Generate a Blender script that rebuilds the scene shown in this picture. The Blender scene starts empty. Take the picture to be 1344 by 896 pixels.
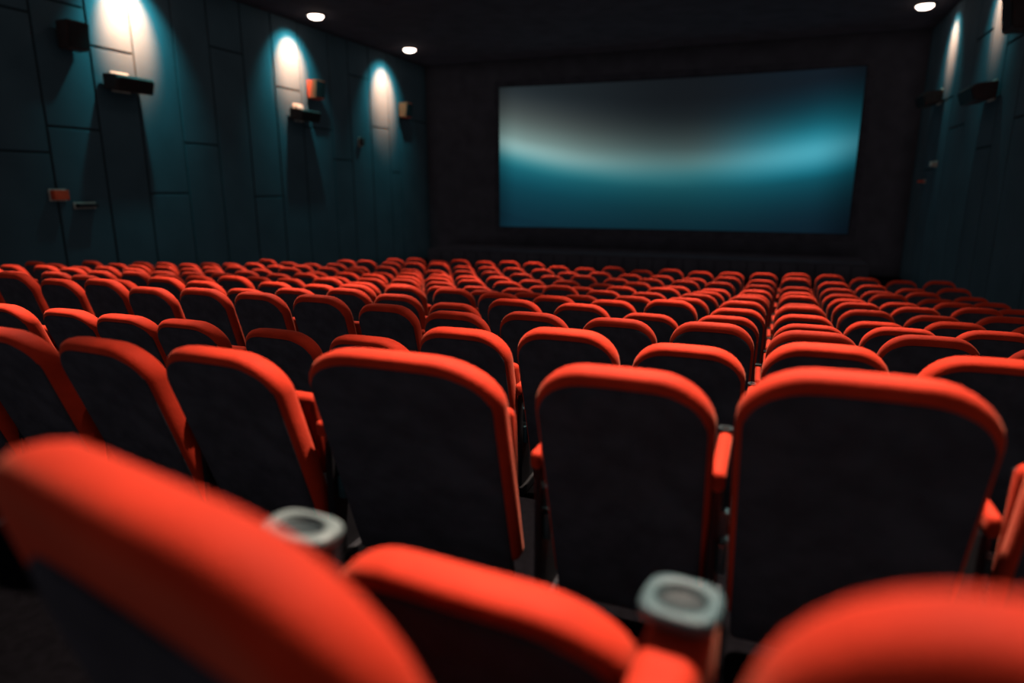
import bpy, bmesh, math, random
from mathutils import Vector, Matrix
random.seed(7)
SC = bpy.context.scene
COL = SC.collection
R = math.radians
CAM = 1.45                      # eye height above the floor of the first rows

# ------------------------------------------------------------------ materials
def mat(name, col, rough=0.6, metal=0.0, spec=0.3, sheen=0.0, emit=None, estr=0.0, noise=None, bump=None, wave=None):
    m = bpy.data.materials.new(name); m.use_nodes = True
    nt = m.node_tree; b = nt.nodes['Principled BSDF']
    b.inputs['Base Color'].default_value = (*col, 1)
    b.inputs['Roughness'].default_value = rough
    b.inputs['Metallic'].default_value = metal
    b.inputs['Specular IOR Level'].default_value = spec
    if sheen:
        b.inputs['Sheen Weight'].default_value = sheen
        b.inputs['Sheen Roughness'].default_value = 0.4
        b.inputs['Sheen Tint'].default_value = (1.0, .45, .3, 1)
    if emit:
        b.inputs['Emission Color'].default_value = (*emit, 1)
        b.inputs['Emission Strength'].default_value = estr
    tc = nt.nodes.new('ShaderNodeTexCoord')
    if noise:
        sc, amt = noise
        n = nt.nodes.new('ShaderNodeTexNoise'); n.inputs['Scale'].default_value = sc; n.inputs['Detail'].default_value = 4
        nt.links.new(tc.outputs['Object'], n.inputs['Vector'])
        r = nt.nodes.new('ShaderNodeValToRGB')
        r.color_ramp.elements[0].position = .3; r.color_ramp.elements[1].position = .7
        r.color_ramp.elements[0].color = (*[c*(1-amt) for c in col], 1)
        r.color_ramp.elements[1].color = (*[min(1, c*(1+amt)) for c in col], 1)
        nt.links.new(n.outputs['Fac'], r.inputs['Fac']); nt.links.new(r.outputs['Color'], b.inputs['Base Color'])
    if bump:
        sc, st = bump
        n = nt.nodes.new('ShaderNodeTexNoise'); n.inputs['Scale'].default_value = sc; n.inputs['Detail'].default_value = 3
        nt.links.new(tc.outputs['Object'], n.inputs['Vector'])
        bp = nt.nodes.new('ShaderNodeBump'); bp.inputs['Strength'].default_value = st; bp.inputs['Distance'].default_value = .004
        nt.links.new(n.outputs['Fac'], bp.inputs['Height']); nt.links.new(bp.outputs['Normal'], b.inputs['Normal'])
    return m

M = dict(
    red=mat('red_velour', (.85, .052, .020), .75, spec=.2, sheen=.25, noise=(9, .12), bump=(140, .35)),
    shell=mat('dark_back_cloth', (.075, .066, .080), .9, spec=.15, noise=(12, .2), bump=(160, .3)),
    black=mat('black_plastic', (.018, .018, .022), .5, spec=.4, noise=(20, .15)),
    cup=mat('grey_green_plastic', (.085, .15, .165), .45, spec=.4, noise=(25, .12)),
    cup_pale=mat('pale_grey_plastic', (.20, .25, .25), .4, spec=.5, noise=(25, .12)),
    cup_in=mat('dark_cup_well', (.03, .045, .05), .6, noise=(25, .12)),
    steel=mat('seat_steel', (.10, .20, .23), .35, metal=.6, noise=(30, .2)),
    wall=mat('teal_wall_fabric', (.058, .092, .118), .9, spec=.1, noise=(1.3, .10), bump=(60, .3)),
    gap=mat('dark_groove', (.03, .05, .06), .9, noise=(5, .1)),
    dark=mat('black_wall_cloth', (.075, .068, .085), .95, spec=.05, noise=(2, .15)),
    ceil=mat('black_ceiling', (.070, .063, .080), .95, spec=.05, noise=(2, .15)),
    floor=mat('dark_carpet', (.005, .0045, .006), .95, spec=.05, noise=(30, .3), bump=(200, .4)),
    cabinet=mat('brown_cabinet', (.80, .10, .045), .6, noise=(8, .15)),
    grille=mat('black_grille', (.012, .012, .014), .7, noise=(60, .3)),
    pale=mat('cream_metal', (.62, .52, .46), .5, noise=(10, .1)),
    lamp=mat('lamp_diffuser', (.9, .85, .8), .4, emit=(1, .80, .68), estr=9, noise=(10, .02)),
    masking=mat('screen_masking', (.060, .055, .070), .95, spec=.03, noise=(3, .2)),
)

# ------------------------------------------------------------------ mesh helpers
def finish(name, bm, m, parent=None, smooth=False, loc=None):
    bmesh.ops.recalc_face_normals(bm, faces=bm.faces)
    me = bpy.data.meshes.new(name)
    bm.to_mesh(me); bm.free()
    if smooth:
        for p in me.polygons: p.use_smooth = True
    mm = m if isinstance(m, (list, tuple)) else [m]
    for x in mm: me.materials.append(x)
    o = bpy.data.objects.new(name, me); COL.objects.link(o)
    if parent: o.parent = parent
    if loc: o.location = loc
    return o

def tag(o, label=None, cat=None, group=None, kind=None):
    if label: o['label'] = label
    if cat: o['category'] = cat
    if group: o['group'] = group
    if kind: o['kind'] = kind
    return o

def empty(name, loc=(0, 0, 0), rz=0):
    o = bpy.data.objects.new(name, None); COL.objects.link(o)
    o.location = loc; o.rotation_euler = (0, 0, rz); o.empty_display_size = .1
    return o

def box(bm, x0, x1, y0, y1, z0, z1, bev=0, mi=0):
    vs = [bm.verts.new((x, y, z)) for x in (x0, x1) for y in (y0, y1) for z in (z0, z1)]
    idx = [(0, 1, 3, 2), (4, 6, 7, 5), (0, 4, 5, 1), (2, 3, 7, 6), (0, 2, 6, 4), (1, 5, 7, 3)]
    fs = [bm.faces.new([vs[i] for i in f]) for f in idx]
    for f in fs: f.material_index = mi
    if bev:
        es = list({e for f in fs for e in f.edges})
        bmesh.ops.bevel(bm, geom=es, offset=bev, segments=3, profile=.5, affect='EDGES')

def outline(w, z0, z1, rt, rb, arch, n=8):
    """rounded outline (x, z), counter-clockwise, 4*(n+1)+extra points; top edge gently arched"""
    pts = []
    def arc(cx, cz, r, a0, a1):
        for i in range(n+1):
            a = R(a0 + (a1-a0)*i/n); pts.append((cx + r*math.cos(a), cz + r*math.sin(a)))
    hw = w/2
    arc(hw-rt, z1-rt, rt, 0, 90)
    for i in range(1, 8): pts.append((hw-rt - (w-2*rt)*i/8, z1))
    arc(-hw+rt, z1-rt, rt, 90, 180)
    arc(-hw+rb, z0+rb, rb, 180, 270)
    arc(hw-rb, z0+rb, rb, 270, 360)
    out = []
    for x, z in pts:
        t = max(0, (z-z0)/(z1-z0))
        out.append((x*(1.0 - .05*(1-t)), z + arch*(1-(x/hw)**2)*t**2 - arch*t**2))
    return out

def slab(prof, w, z0, z1, rt, rb, arch, capped=(True, True), bow=0.0, sx=1.0):
    """prof: list of (inset, depth); loops from the rear to the front, ends capped with a fan"""
    bm = bmesh.new(); loops = []
    for ins, y in prof:
        pts = outline(w-2*ins*sx, z0+ins*sx, z1-ins, max(.012, rt-ins*.8), max(.01, rb-ins*.8), arch)
        loops.append([bm.verts.new((x, y + bow*(x/(w/2))**2, z)) for x, z in pts])
    for a, b in zip(loops, loops[1:]):
        for i in range(len(a)):
            j = (i+1) % len(a); bm.faces.new((a[i], a[j], b[j], b[i]))
    for k, c in ((0, capped[0]), (-1, capped[1])):
        if c: bm.faces.new(loops[k] if k == 0 else list(reversed(loops[k])))
    return bm

def recline(bm, zb, deg):
    t = math.tan(R(deg))
    for v in bm.verts: v.co.y += (1.0 - v.co.z)*t*(1 if v.co.z > zb else 1)

# ------------------------------------------------------------------ one seat, built once
W = .52; REC = 17
def seat_proto():
    root = empty('cinema_chair')
    # backrest: padded red slab whose rim wraps over the dark rear panel
    T = .105
    prof = [(.052, -.004), (.040, -.010), (.022, -.008), (.008, .006), (0, .026), (0, T-.045), (.006, T-.02), (.022, T-.004), (.06, T+.006), (.14, T+.014)]
    bm = slab(prof, W, .14, 1.0, .158, .05, .014, bow=.018)
    recline(bm, .3, REC)
    back = finish('backrest', bm, M['red'], root, True)
    bm = slab([(.040, .012), (.038, -.004), (.045, -.011), (.065, -.013), (.14, -.014)], W, .06, .986, .148, .05, .014, bow=.018, sx=.45)
    recline(bm, .3, REC)
    finish('back_panel', bm, M['shell'], root, True)
    # cushion
    bm = bmesh.new(); box(bm, -W/2+.035, W/2-.035, .265, .34, .38, .76, .034)
    for v in bm.verts: v.co.y += (.82-v.co.z)*.10 + (.012 if v.co.y < .32 else 0)*math.sin((v.co.z-.38)/.44*math.pi)
    finish('seat_cushion', bm, M['red'], root, True)
    bm = bmesh.new(); box(bm, -W/2+.05, W/2-.05, .372, .39, .37, .72, .008)
    finish('seat_pan', bm, M['black'], root)
    # left side standard with armrest and cup holder
    bm = bmesh.new(); box(bm, -.308, -.270, .18, .58, .585, .65, .018)
    arm = finish('armrest', bm, M['red'], root, True)
    cup_holder(arm, -.290, .545, .655, .36, 'cup_in')
    bm = bmesh.new(); box(bm, -.305, -.281, .22, .58, .05, .58, .01); box(bm, -.314, -.262, .2, .62, 0, .055, .01)
    finish('side_standard', bm, M['black'], root)
    bm = bmesh.new(); box(bm, -.282, -.255, .245, .32, .30, .40, .008); box(bm, -.288, -.258, .25, .29, .42, .50, .006)
    finish('hinge_bracket', bm, M['steel'], root)
    return root

def cup_holder(parent, cx, cy, z, s=1.0, m='cup'):
    """D-shaped tray with a round well"""
    bm = bmesh.new(); n = 28
    def ring(fx, fy, zz, sup=1.0):
        vs = []
        for i in range(n):
            a = 2*math.pi*i/n; c, sn = math.cos(a), math.sin(a)
            e = .62 if sup else 1
            x = math.copysign(abs(c)**e, c)*fx; y = math.copysign(abs(sn)**e, sn)*fy
            vs.append(bm.verts.new((cx+x*s, cy+y*s, z+zz*s)))
        return vs
    loops = [ring(.050, .052, -.020), ring(.056, .060, -.012), ring(.058, .063, .004), ring(.055, .060, .011), ring(.050, .054, .013),
             ring(.040, .040, .012, 0), ring(.036, .036, .006, 0)]
    for a, b in zip(loops, loops[1:]):
        for i in range(n): bm.faces.new((a[i], a[(i+1) % n], b[(i+1) % n], b[i]))
    bm.faces.new(loops[0])
    rim = finish('cup_holder', bm, M[m], parent, True)
    return rim

def cup_well(parent, cx, cy, z, s=1.0):
    bm = bmesh.new(); n = 24
    lo = []
    for r, zz in ((.0395, .0125), (.036, .004), (.034, .002)):
        lo.append([bm.verts.new((cx+r*s*math.cos(2*math.pi*i/n), cy+r*s*math.sin(2*math.pi*i/n), z+zz*s)) for i in range(n)])
    for a, b in zip(lo, lo[1:]):
        for i in range(n): bm.faces.new((a[i], a[(i+1) % n], b[(i+1) % n], b[i]))
    bm.faces.new(lo[-1])
    return finish('cup_well', bm, M['cup_in'], parent, True)

def kids(o): return [c for c in COL.objects if c.parent is o]
TREE = {}
def index_tree(o):
    TREE[o.name] = kids(o)
    for c in TREE[o.name]: index_tree(c)
def copy_tree(o, parent=None, skip=()):
    c = o.copy(); COL.objects.link(c); c.parent = parent
    for ch in TREE[o.name]:
        if ch.name.split('.')[0] in skip: continue
        copy_tree(ch, c, skip)
    return c

# ------------------------------------------------------------------ rows of seats
# (Y of the backrest tops, how far they lie below the eye, row words)
ROWS = [(.80, .530), (1.70, .475), (2.90, .635), (4.05, .815), (5.15, .955), (6.2, 1.065), (7.15, 1.165), (8.15, 1.27),
        (9.15, 1.365), (10.2, 1.45), (11.2, 1.51), (12.3, 1.555), (13.4, 1.575)]
ORD = ['zeroth', 'first', 'second', 'third', 'fourth', 'fifth', 'sixth', 'seventh', 'eighth', 'ninth', 'tenth', 'eleventh', 'twelfth',
       'thirteenth', 'fourteenth', 'fifteenth', 'sixteenth', 'seventeenth', 'eighteenth', 'nineteenth', 'twentieth', 'twenty-first', 'twenty-second']
LEFT = {0: -1.5, 1: -3.0, 2: -6.2, 3: -8.2, 4: -9.9, 5: -11.2, 6: -11.6, 7: -11.6, 8: -11.5, 9: -10.9, 10: -10.1, 11: -9.2, 12: -8.3}
RIGHT = {0: .5, 1: 1.3, 2: 1.9, 3: 2.5, 4: 2.7}
PITCH = .585
def floor_z(k): return CAM - ROWS[k][1] - 1.0      # tops are 1.0 above the floor of their row
def gap_x(Y): return -.055 + .026*(Y-1.7)

# hand-measured seats of the nearest rows: X, dY, dz, width, turn, label
R0 = [(-.655, -.39, .228, 1.45, -12, 'blurred red cinema chair filling the lower left corner, nearest the camera'),
      (-.435, .03, -.095, 1.14, -4, 'red cinema chair at bottom centre between the two cup holders, dark back showing'),
      (.285, -.38, .262, 1.08, 0, 'blurred red cinema chair in the lower right corner, behind the wide front chair')]
R1 = [(.256, -.03, .045, 1.17, 0, 'widest red cinema chair with dark back, just right of the gap with teal bracket'),
      (-.356, 0, -.01, 1.02, 0, 'narrow upright red cinema chair with dark back, left of the gap with teal bracket'),
      (-1.10, .02, -.035, 1.42, 0, 'broad red cinema chair with dark back, nearest full row, above the left grey cup holder'),
      (-1.84, 0, -.085, 1.08, -2, 'red cinema chair of the nearest full row, second left of the narrow upright one'),
      (-2.44, 0, -.10, 1.03, -3, 'red cinema chair of the nearest full row, third left of the narrow upright one'),
      (-3.04, 0, -.10, 1.03, -3, 'red cinema chair of the nearest full row, cut by the left picture edge'),
      (-3.64, 0, -.10, 1.03, -3, 'red cinema chair of the nearest full row, fifth left of the narrow upright one'),
      ]
R2 = {(1, 0): (.27, .0), (-1, 0): (-.30, -.045), (-1, 1): (-.87, -.01), (-1, 2): (-1.42, -.05), (-1, 3): (-2.0, -.14), (-1, 4): (-2.62, -.155),
      (-1, 5): (-3.24, -.13), (-1, 6): (-3.84, -.15), (-1, 7): (-4.43, -.16), (-1, 8): (-5.01, -.15), (1, 1): (.86, .0)}
proto = seat_proto()
index_tree(proto)
used = False
def new_seat(skip=()):
    global used
    if not used and not skip:
        used = True; return proto
    return copy_tree(proto, None, skip)
def put(k, x, dy, dz, wd, turn, label, group, skip=()):
    o = new_seat(skip)
    o.location = (x, ROWS[k][0]+dy, floor_z(k))
    o.rotation_euler = (0, 0, R(turn)); o.scale = (wd, 1, 1.0 + dz)
    tag(o, label, 'cinema chair', group)
    return o

for a in R1: put(1, *a, 'red seats of the nearest full row')
for a in R0:
    o = put(0, *a, 'blurred red seats of the row before the camera', skip=('armrest',))
# raised armrests of the row before the camera: padded red block with a grey cup holder on top
def near_arm(seat, x, y, z, s, rz, y0, y1, m, cm):
    """x, y, z world position of the holder; parented to the seat it belongs to"""
    inv = Matrix.LocRotScale(seat.location, seat.rotation_euler, seat.scale).inverted()
    hold = Matrix.Translation((x, y, z)) @ Matrix.Rotation(rz, 4, 'Z')
    bm = bmesh.new(); box(bm, -.052, .052, y0, y1, -.40, -.012, .03)
    for v in bm.verts:
        if v.co.y < -.07 and v.co.z > -.2: v.co.z -= (-.07-v.co.y)*.35
    arm = finish('armrest', bm, M[m], seat, True); arm.matrix_local = inv @ hold
    for c in (cup_holder(arm, 0, 0, 0, 1.0, cm), cup_well(arm, 0, 0, 0, 1.0)):
        c.scale = (s[0], s[1], 1)
seats0 = [o for o in COL.objects if o.get('group', '').startswith('blurred')]
for s_ in seats0:
    for c in kids(s_):
        if c.name.startswith('seat_'): c.scale = (1, 1, .72 if s_ is seats0[1] else .42)
        if s_ is seats0[1]: continue
        if c.name.startswith('back_panel'):
            bm = slab([(.040, .012), (.038, -.004), (.045, -.011), (.065, -.013), (.14, -.014)], W, .06, .90 if s_ is seats0[0] else .955, .125, .05, .014, bow=.018, sx=.45)
            recline(bm, .3, REC)
            t_ = finish('back_panel', bm, M['shell'], s_, True); c.data = t_.data; bpy.data.objects.remove(t_)
near_arm(seats0[1], -.80, .93, CAM-.645, (1.42, .85), R(-4), -.05, .07, 'black', 'cup_pale')
near_arm(seats0[2], -.085, .99, CAM-.665, (1.12, 1.0), R(-6), -.24, .10, 'red', 'cup')

for k in range(1, 13):
    Y = ROWS[k][0]; g = gap_x(Y)
    lx = LEFT[k]; rx = RIGHT.get(k, 2.95)
    # seats to the right of the long gap, then to the left
    for side in (1, -1):
        i = 0
        while True:
            x = g + side*(PITCH*(i+.5))
            if k > 3: x += .0
            if x > rx or x < lx: break
            i += 1
            if k == 1 and (x < 0 or i == 1):
                if x > -3.4: continue
            jx, jy, jz, jt, jw = random.gauss(0, .007), random.gauss(0, .03), random.gauss(0, .018), random.gauss(0, 1.0), random.gauss(0, .010)
            if k <= 3: jt *= .6
            if k == 1 and side > 0: x += .07
            wd = .98 + jw
            sd = 'right' if side > 0 else 'left'
            row = 'the row nearest the screen' if k == 12 else f'the {ORD[k]} full row ahead'
            lab = f'red cinema chair in {row}, {ORD[i]} {sd} of the long gap'
            if k == 2 and (side, i-1) in R2: x, jz = R2[(side, i-1)]; jx = 0
            put(k, x+jx, jy, jz, wd, jt - (x+4)*.25*0, lab, f'red cinema seats in {row}')
if not used: bpy.data.objects.remove(proto)

# ------------------------------------------------------------------ room
XL, XR, YB, YF, ZC = -12.4, 3.85, -2.6, 23.0, CAM + 4.4
def struct(name, bm, m): return tag(finish(name, bm, m), kind='structure')
# stepped floor
bm = bmesh.new()
edges = [YB-.2]
for k in range(13): edges.append(ROWS[k][0] - (.12 if k else .35))
levels = [floor_z(0)] + [floor_z(k) for k in range(13)] + [floor_z(12)-.06]
edges.append(15.2); edges.append(YF+.3)
lowest = floor_z(12) - .4
for i in range(len(edges)-1):
    box(bm, XL-.2, XR+.2, edges[i], edges[i+1], lowest, levels[i])
struct('floor', bm, M['floor'])
bm = bmesh.new(); box(bm, XL-.3, XR+.3, YB-.3, YF+.3, ZC, ZC+.2); struct('ceiling', bm, M['ceil'])
bm = bmesh.new(); box(bm, XL-.2, XR+.2, YB-.3, YB, lowest, ZC); struct('wall_back', bm, M['dark'])
bm = bmesh.new(); box(bm, XL-.2, XR+.2, YF, YF+.3, lowest, ZC); struct('wall_front', bm, M['dark'])

# side walls: cloth panels with open joints over a dark backing
def panelled(name, X, s, cols):
    """cols: (y0, y1, [z joints]); panels stand .03 proud of the wall"""
    bm = bmesh.new()
    box(bm, min(X, X-s*.2)-0, max(X, X-s*.2), YB, YF, lowest, ZC, mi=1)
    for y0, y1, js in cols:
        zs = [lowest] + [CAM+j for j in js] + [ZC]
        for a, b in zip(zs, zs[1:]):
            g = .019
            x0, x1 = sorted((X-s*.01, X+s*.032))
            box(bm, x0, x1, y0+g, y1-g, a+g, b-g, .016)
    struct(name, bm, [M['wall'], M['gap']])
panelled('wall_left', XL, 1, [(YB, -.6, [1.1]), (-.6, 1.6, [2.4]), (1.6, 3.5, [.6]), (3.5, 5.4, [2.6]), (5.4, 7.2, [1.2]), (7.2, 8.55, [.64, 3.0]),
    (8.55, 9.6, [1.11, 3.3]), (9.6, 10.55, [2.66]), (10.55, 11.6, [-.1]), (11.6, 12.6, [1.0]), (12.6, 13.65, [3.2]),
    (13.65, 14.72, [-.2]), (14.72, 15.78, [2.61]), (15.78, 17.1, [1.7]), (17.1, 18.05, [.86]), (18.05, 19.18, [3.4]), (19.18, 20.3, [1.98]), (20.3, 21.0, [.55]), (21.0, YF, [2.4])])
panelled('wall_right', XR, -1, [(YB, -.6, [1.1]), (-.6, 2.4, [2.4]), (2.4, 5.2, [.6]), (5.2, 8, [2.6]), (8, 10.4, [1.2]), (10.4, 12.6, [.64, 3.0]),
    (12.6, 14.4, [1.2]), (14.4, 15.5, [2.6]), (15.5, 16.6, [.8]), (16.6, 17.8, [3.1]), (17.8, 19.2, [1.4]), (19.2, 20.4, [2.15]), (20.4, 21.4, [.5]), (21.4, YF, [2.4])])

# ------------------------------------------------------------------ screen
def screen_material():
    m = bpy.data.materials.new('lit_screen'); m.use_nodes = True
    nt = m.node_tree; N = nt.nodes; L = nt.links
    b = N['Principled BSDF']; b.inputs['Base Color'].default_value = (.02, .02, .022, 1); b.inputs['Roughness'].default_value = 1; b.inputs['Specular IOR Level'].default_value = 0
    tc = N.new('ShaderNodeTexCoord'); sx = N.new('ShaderNodeSeparateXYZ'); L.new(tc.outputs['UV'], sx.inputs[0])
    def mth(op, a, bb=None, c=None, clamp=False):
        n = N.new('ShaderNodeMath'); n.operation = op; n.use_clamp = clamp
        for i, v in enumerate((a, bb, c)):
            if v is None: continue
            if isinstance(v, (int, float)): n.inputs[i].default_value = v
            else: L.new(v, n.inputs[i])
        return n.outputs[0]
    u, v = sx.outputs[0], sx.outputs[1]
    # crest of the bright band: high at both ends, sagging in the middle
    uc = mth('SUBTRACT', u, .56)
    q = mth('MULTIPLY', uc, uc)
    crest = mth('MULTIPLY_ADD', q, .62, .43)
    nz = N.new('ShaderNodeTexNoise'); nz.inputs['Scale'].default_value = 2.2
    L.new(tc.outputs['UV'], nz.inputs['Vector'])
    wob = mth('MULTIPLY_ADD', nz.outputs['Fac'], .05, -.025)
    d = mth('ADD', mth('SUBTRACT', v, crest), wob)
    dn = mth('MULTIPLY_ADD', d, 1.0, .55, clamp=True)
    def ramp(stops):
        r = N.new('ShaderNodeValToRGB'); e = r.color_ramp.elements
        r.color_ramp.interpolation = 'B_SPLINE'
        while len(e) < len(stops): e.new(.5)
        for el, (p, c) in zip(e, stops):
            el.position = p; el.color = (*[((x/255+.055)/1.055)**2.4 if x > 10 else x/3300 for x in c], 1)
        L.new(dn, r.inputs['Fac']); return r.outputs['Color']
    # positions: crest at .55
    left = ramp([(.05, (10, 42, 55)), (.25, (12, 62, 76)), (.38, (16, 90, 106)), (.46, (48, 138, 148)), (.54, (150, 190, 188)), (.62, (118, 142, 138)), (.74, (80, 88, 86)), (.88, (42, 50, 54)), (1, (30, 38, 42))])
    mid = ramp([(.05, (9, 30, 40)), (.25, (12, 48, 58)), (.40, (16, 72, 82)), (.49, (44, 112, 120)), (.57, (88, 124, 124)), (.66, (62, 76, 76)), (.80, (30, 37, 40)), (.92, (20, 25, 29)), (1, (18, 22, 26))])
    right = ramp([(.05, (9, 26, 38)), (.22, (10, 40, 52)), (.38, (12, 72, 86)), (.46, (24, 122, 142)), (.55, (84, 178, 196)), (.64, (38, 134, 152)), (.74, (16, 84, 98)), (.86, (12, 40, 52)), (1, (16, 22, 30))])
    def sm(x, a, bb):
        n = N.new('ShaderNodeMapRange'); n.interpolation_type = 'SMOOTHSTEP'
        n.inputs['From Min'].default_value = a; n.inputs['From Max'].default_value = bb; L.new(x, n.inputs['Value']); return n.outputs[0]
    def mix(f, a, bb):
        n = N.new('ShaderNodeMix'); n.data_type = 'RGBA'; L.new(f, n.inputs[0]); L.new(a, n.inputs[6]); L.new(bb, n.inputs[7]); return n.outputs[2]
    c = mix(sm(u, .0, .55), left, mid); c = mix(sm(u, .55, .92), c, right)
    # the picture dims towards the left and right edges
    e = mth('MULTIPLY', sm(u, -.035, .06), sm(mth('SUBTRACT', 1.0, u), -.03, .11))
    e = mth('MULTIPLY_ADD', e, .62, .38)
    vm = N.new('ShaderNodeVectorMath'); vm.operation = 'SCALE'; L.new(c, vm.inputs[0]); L.new(e, vm.inputs['Scale']); c = vm.outputs[0]
    L.new(c, b.inputs['Emission Color']); b.inputs['Emission Strength'].default_value = 1.0
    return m
SX0, SX1, SY = -8.97, 2.16, 22.0
SZ0, SZ1 = CAM-1.30, CAM+3.36
bm = bmesh.new(); n = 24; uvl = bm.loops.layers.uv.new('UVMap')
cols = []
for i in range(n+1):
    t = i/n; x = SX0 + (SX1-SX0)*t; y = SY + .30*(1-(2*t-1)**2) - .1
    cols.append((bm.verts.new((x, y, SZ0)), bm.verts.new((x, y, SZ1)), bm.verts.new((x, y+.03, SZ0)), bm.verts.new((x, y+.03, SZ1))))
for i in range(n):
    a, b = cols[i], cols[i+1]
    f = bm.faces.new((a[0], b[0], b[1], a[1]))
    for l, uv in zip(f.loops, ((i/n, 0), ((i+1)/n, 0), ((i+1)/n, 1), (i/n, 1))): l[uvl].uv = uv
    bk = bm.faces.new((a[2], a[3], b[3], b[2])); bk.material_index = 1
    for p, q in ((0, 2), (1, 3)):
        s_ = bm.faces.new((a[p], a[q], b[q], b[p])); s_.material_index = 1
for a in (cols[0], cols[-1]):
    s_ = bm.faces.new((a[0], a[1], a[3], a[2])); s_.material_index = 1
scr = empty('cinema_screen', ((SX0+SX1)/2, SY+.2, SZ0-.5))
tag(scr, 'wide glowing teal and grey cinema screen on the dark front wall', 'screen')
def rel(o, root): o.location = -root.location; return o
rel(finish('projection_surface', bm, [screen_material(), M['masking']], scr), scr)
bm = bmesh.new(); fr = .22
box(bm, SX0-fr, SX1+fr, SY-.02, SY+.5, SZ1+.03, SZ1+fr)
box(bm, SX0-fr, SX1+fr, SY-.02, SY+.5, SZ0-fr, SZ0-.03)
box(bm, SX0-fr, SX0-.03, SY-.02, SY+.5, SZ0-.03, SZ1+.03)
box(bm, SX1+.03, SX1+fr, SY-.02, SY+.5, SZ0-.03, SZ1+.03)
rel(finish('masking_frame', bm, M['masking'], scr), scr)
bm = bmesh.new()
box(bm, SX0+.5, SX0+.7, SY+.45, YF, SZ0, SZ1); box(bm, SX1-.7, SX1-.5, SY+.45, YF, SZ0, SZ1)
rel(finish('mounting_post', bm, M['masking'], scr), scr)
# low stage under the screen
bm = bmesh.new(); box(bm, XL+1.2, XR-1.2, 20.6, YF-.02, levels[-1], CAM-2.05, .03)
for i in range(30):
    x = XL+1.3 + i*.46; box(bm, x, x+.42, 20.57, 20.6, levels[-1]+.04, CAM-2.1)
tag(finish('screen_stage', bm, M['dark']), 'low black stage under the glowing screen', 'stage')

# ------------------------------------------------------------------ wall speakers
def big_speaker(x, y, z, s, label, top=.19):
    """wide surround cabinet on a bracket; s = +1 faces +X (left wall), -1 faces -X"""
    root = empty('surround_speaker', (x, y, z)); tag(root, label, 'speaker', None)
    bm = bmesh.new()
    w, h = (.42 if s > 0 else .55), .17
    pr = [(.10, h), (.46, h*.80), (.52, h*.45), (.44, -h), (.10, -h*.7)]
    a = [bm.verts.new((s*px, -w, pz)) for px, pz in pr]; b = [bm.verts.new((s*px, w, pz)) for px, pz in pr]
    for i in range(5):
        j = (i+1) % 5; bm.faces.new((a[i], a[j], b[j], b[i]))
    bm.faces.new(a); bm.faces.new(list(reversed(b)))
    bmesh.ops.bevel(bm, geom=list(bm.edges), offset=.018, segments=2, affect='EDGES')
    finish('cabinet', bm, M['cabinet'] if False else M['cab_dark'], root)
    bm = bmesh.new()
    a = [(s*.530, -w+.05, h*.40), (s*.530, w-.05, h*.40), (s*.458, w-.05, -h*.88), (s*.458, -w+.05, -h*.88)]
    f = [bm.verts.new(v) for v in a]; g = [bm.verts.new((v[0]-s*.03, v[1], v[2])) for v in a]
    bm.faces.new(f); bm.faces.new(list(reversed(g)))
    for i in range(4): bm.faces.new((f[i], g[i], g[(i+1) % 4], f[(i+1) % 4]))
    finish('grille', bm, M['grille'], root)
    bm = bmesh.new(); box(bm, *sorted((s*.031, s*.14)), -.14, .14, -.10, top, .01); box(bm, *sorted((s*.031, s*.07)), -.2, .2, -.14, top+.05, .01)
    finish('bracket', bm, M['pale'], root)
    return root
M['cab_dark'] = mat('cabinet_brown_black', (.05, .036, .036), .6, noise=(8, .15))
def small_speaker(x, y, z, s, label, size=1.0, m='cabinet'):
    root = empty('surround_speaker', (x, y, z)); tag(root, label, 'speaker', None)
    root.scale = (size, size, size)
    bm = bmesh.new()
    w, h = .21, .24
    pr = [(.10, h), (.42, h), (.36, -h), (.10, -h)]
    a = [bm.verts.new((s*px, -w, pz)) for px, pz in pr]; b = [bm.verts.new((s*px, w, pz)) for px, pz in pr]
    for i in range(4):
        j = (i+1) % 4; bm.faces.new((a[i], a[j], b[j], b[i]))
    bm.faces.new(a); bm.faces.new(list(reversed(b)))
    bmesh.ops.bevel(bm, geom=list(bm.edges), offset=.015, segments=2, affect='EDGES')
    finish('cabinet', bm, M[m], root)
    bm = bmesh.new()
    a = [(s*.430, -w+.02, h-.03), (s*.430, w-.02, h-.03), (s*.374, w-.02, -h+.03), (s*.374, -w+.02, -h+.03)]
    f = [bm.verts.new(v) for v in a]; g = [bm.verts.new((v[0]-s*.03, v[1], v[2])) for v in a]
    bm.faces.new(f); bm.faces.new(list(reversed(g)))
    for i in range(4): bm.faces.new((f[i], g[i], g[(i+1) % 4], f[(i+1) % 4]))
    finish('grille', bm, M['grille'], root)
    bm = bmesh.new(); box(bm, *sorted((s*.03, s*.13)), -.05, .05, -.06, .06, .01); box(bm, *sorted((s*.03, s*.05)), -.1, .1, -.12, .12)
    finish('bracket', bm, M['black'], root)
    return root
big_speaker(XL, 10.15, CAM+2.02, 1, 'wide dark wedge speaker under the brightest wall glow, on the left wall')
big_speaker(XL, 15.55, CAM+1.95, 1, 'pale-topped wide wedge speaker under the middle wall glow, on the left wall', .27)
small_speaker(XL, 9.15, CAM+2.72, 1, 'black box speaker high on the left wall, nearest the camera', m='cab_dark')
small_speaker(XL, 16.15, CAM+2.70, 1, 'brown box speaker beside the middle glow on the left wall')
small_speaker(XL, 21.05, CAM+2.66, 1, 'brown box speaker beside the farthest glow on the left wall')
big_speaker(XR, 15.9, CAM+1.80, -1, 'wide dark wedge speaker with lit top edge on the right wall')
small_speaker(XR+.012, 13.9, CAM+2.85, -1, 'dark box speaker at the top right corner, high on the right wall', 1.3, m='cab_dark')
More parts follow.
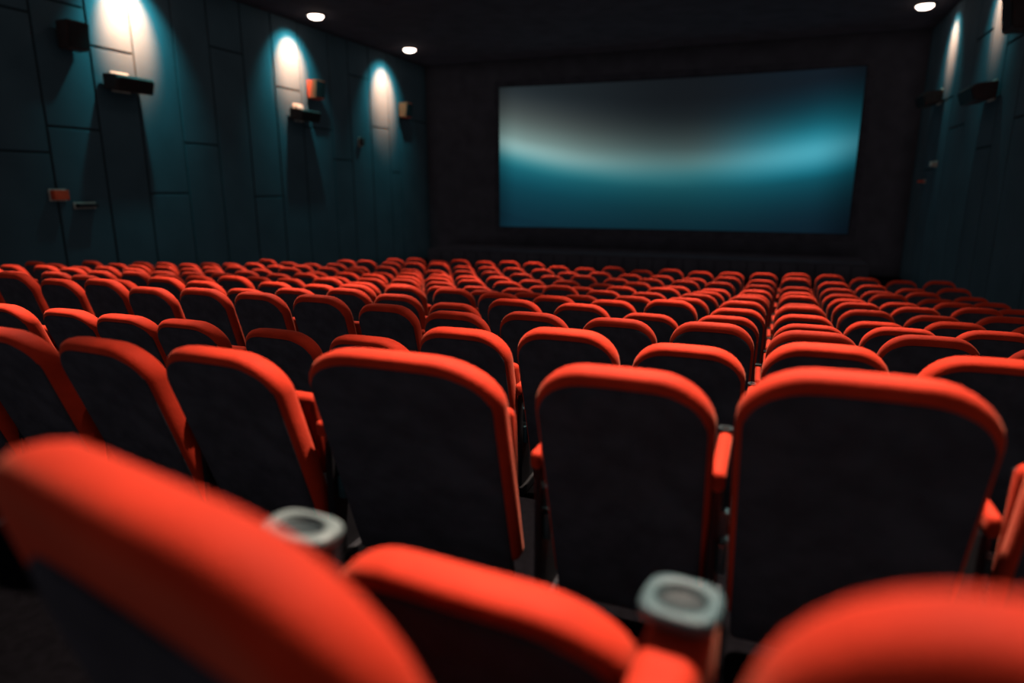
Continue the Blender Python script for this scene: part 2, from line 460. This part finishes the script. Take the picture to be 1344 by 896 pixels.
big_speaker(XR, 20.6, CAM+2.25, -1, 'far wedge speaker on the right wall showing only a thin lit edge')
def wall_fitting(x, y, z, s, label, name='wall_light_fitting', w=.14, h=.09, m='cabinet'):
    root = empty(name, (x, y, z)); tag(root, label, 'wall fitting')
    bm = bmesh.new(); box(bm, *sorted((s*.05, s*.17)), -w, w, -h, h, .015); finish('housing', bm, M[m], root)
    bm = bmesh.new(); box(bm, *sorted((s*.03, s*.055)), -w-.02, w+.02, -h-.02, h+.02, .006); finish('back_plate', bm, M['pale'], root)
wall_fitting(XL, 8.55, CAM-.11, 1, 'small orange-lit box low on the left wall near the seats')
wall_fitting(XL, 9.05, CAM-.31, 1, 'dark low ledge fitting on the left wall beside the small orange box', w=.2, h=.04, m='black')
wall_fitting(XL, 18.5, CAM+1.45, 1, 'small dark fitting left of the farthest glow on the left wall', w=.08, h=.12, m='cab_dark')
wall_fitting(XR, 20.0, CAM+.62, -1, 'tiny pale fitting low on the right wall below the far speaker', w=.1, h=.06, m='pale')
wall_fitting(XR, 21.2, CAM+.2, -1, 'lowest thin reddish fitting on the right wall near the screen', w=.16, h=.03)

# ------------------------------------------------------------------ lamps
def spot(name, parent, loc, target, power, col, half, blend, rad=.06):
    l = bpy.data.lights.new(name, 'SPOT'); l.energy = power; l.color = col
    l.spot_size = R(2*half); l.spot_blend = blend; l.shadow_soft_size = rad
    o = bpy.data.objects.new(name, l); COL.objects.link(o)
    o.parent = parent; o.location = loc
    o.rotation_euler = Vector(target).to_track_quat('-Z', 'Y').to_euler()
    return o
def downlight(x, y, label, r=.2, group='round ceiling downlights along the side walls'):
    root = empty('ceiling_downlight', (x, y, ZC)); tag(root, label, 'ceiling light', group)
    n = 32
    bm = bmesh.new()
    lo = []
    for rr, z in ((r+.05, 0), (r+.05, -.02), (r+.04, -.03), (r+.005, -.03), (r, -.01), (r, 0)):
        lo.append([bm.verts.new((rr*math.cos(2*math.pi*i/n), rr*math.sin(2*math.pi*i/n), z)) for i in range(n)])
    for a, b in zip(lo, lo[1:]):
        for i in range(n): bm.faces.new((a[i], a[(i+1) % n], b[(i+1) % n], b[i]))
    finish('trim_ring', bm, M['black'], root, True)
    bm = bmesh.new(); lo = []
    for rr, z in ((r-.006, -.012), (r*.95, -.045), (r*.75, -.085), (r*.4, -.105)):
        lo.append([bm.verts.new((rr*math.cos(2*math.pi*i/n), rr*math.sin(2*math.pi*i/n), z)) for i in range(n)])
    for a, b in zip(lo, lo[1:]):
        for i in range(n): bm.faces.new((a[i], a[(i+1) % n], b[(i+1) % n], b[i]))
    bm.faces.new(lo[-1])
    finish('diffuser', bm, M['lamp'], root, True)
    return root
WALL_LAMPS = [(-11.45, 10.45, 1, 'ceiling downlight above the brightest glow at the top left'),
              (-11.45, 15.4, 1, 'ceiling downlight above the middle glow on the left wall'),
              (-11.3, 19.97, 1, 'ceiling downlight above the farthest glow on the left wall'),
              (3.10, 20.0, -1, 'ceiling downlight near the top right, above the right wall'),
              (3.10, 16.2, -1, 'ceiling downlight above the nearer glow on the right wall')]
for x, y, s, lab in WALL_LAMPS:
    r = downlight(x, y, lab)
    k = 1.0 if s > 0 else .36
    if y < 12: k = 1.25
    spot('wash_beam', r, (0, 0, -.16), (-s*1.0, 0, -1.15), 360*(k if s > 0 else .40), (.12, .98, 1.0), 45, .9)
    spot('core_beam', r, (0, 0, -.16), (-s*1.0, 0, -1.0), 3000*k, (1.0, .34, .15), 29, .95)
HOUSE = [(x, y, p) for x, p in ((-.3, 2300), (-4.8, 1900), (-9.0, 1500)) for y in (3.2, 6.6, 10.0, 13.4)]
for x, y, pw in HOUSE:
    r = downlight(x, y, 'ceiling downlight over the rows of red chairs', .16, 'downlights over the seating')
    if x > -1 and y > 6: pw *= .8
    spot('house_beam', r, (0, 0, -.16), (0, -.24, -1), pw, (1, .80, .66), 26, .9, .12)
# unseen dim cool panel, added on the rear wall to lift the blacks
fill_root = empty('fill_panel', (-4, YB, CAM+2.6)); tag(fill_root, 'added dim fill panel on the rear wall behind the camera', 'fill light')
bm = bmesh.new()
for a in ((-2.1, 2.1, .45, .55), (-2.1, 2.1, -.55, -.45), (-2.1, -2.0, -.45, .45), (2.0, 2.1, -.45, .45)): box(bm, a[0], a[1], -.02, .05, a[2], a[3], .01)
finish('frame', bm, M['black'], fill_root)
bm = bmesh.new(); box(bm, -2, 2, .0, .015, -.45, .45); finish('fill_face', bm, mat('dim_fill_glow', (.05, .06, .07), .2, emit=(.5, .7, 1.0), estr=.6, noise=(3, .05)), fill_root)

# ------------------------------------------------------------------ camera, world
cd = bpy.data.cameras.new('camera'); cam = bpy.data.objects.new('camera', cd); COL.objects.link(cam)
cam.location = (0, 0, CAM); cam.rotation_euler = (R(90-13.1), 0, R(21.229))
cd.sensor_width = 36; cd.lens = 36*860/1344; cd.clip_start = .02
cd.dof.use_dof = True; cd.dof.focus_distance = 4.0; cd.dof.aperture_fstop = .76
SC.camera = cam
w = bpy.data.worlds.new('world'); SC.world = w; w.use_nodes = True
w.node_tree.nodes['Background'].inputs[0].default_value = (.0042, .0037, .0047, 1)
w.node_tree.nodes['Background'].inputs[1].default_value = 1.0
SC.view_settings.view_transform = 'Standard'; SC.view_settings.look = 'None'
SC.view_settings.gamma = 1; SC.view_settings.use_curve_mapping = False
SC.view_settings.exposure = 0.0
SC.cycles.diffuse_bounces = 0
# faint ambient light of the dim hall
SC.cycles.use_fast_gi = True; SC.cycles.fast_gi_method = 'ADD'
w.light_settings.distance = .5; w.light_settings.ao_factor = .048
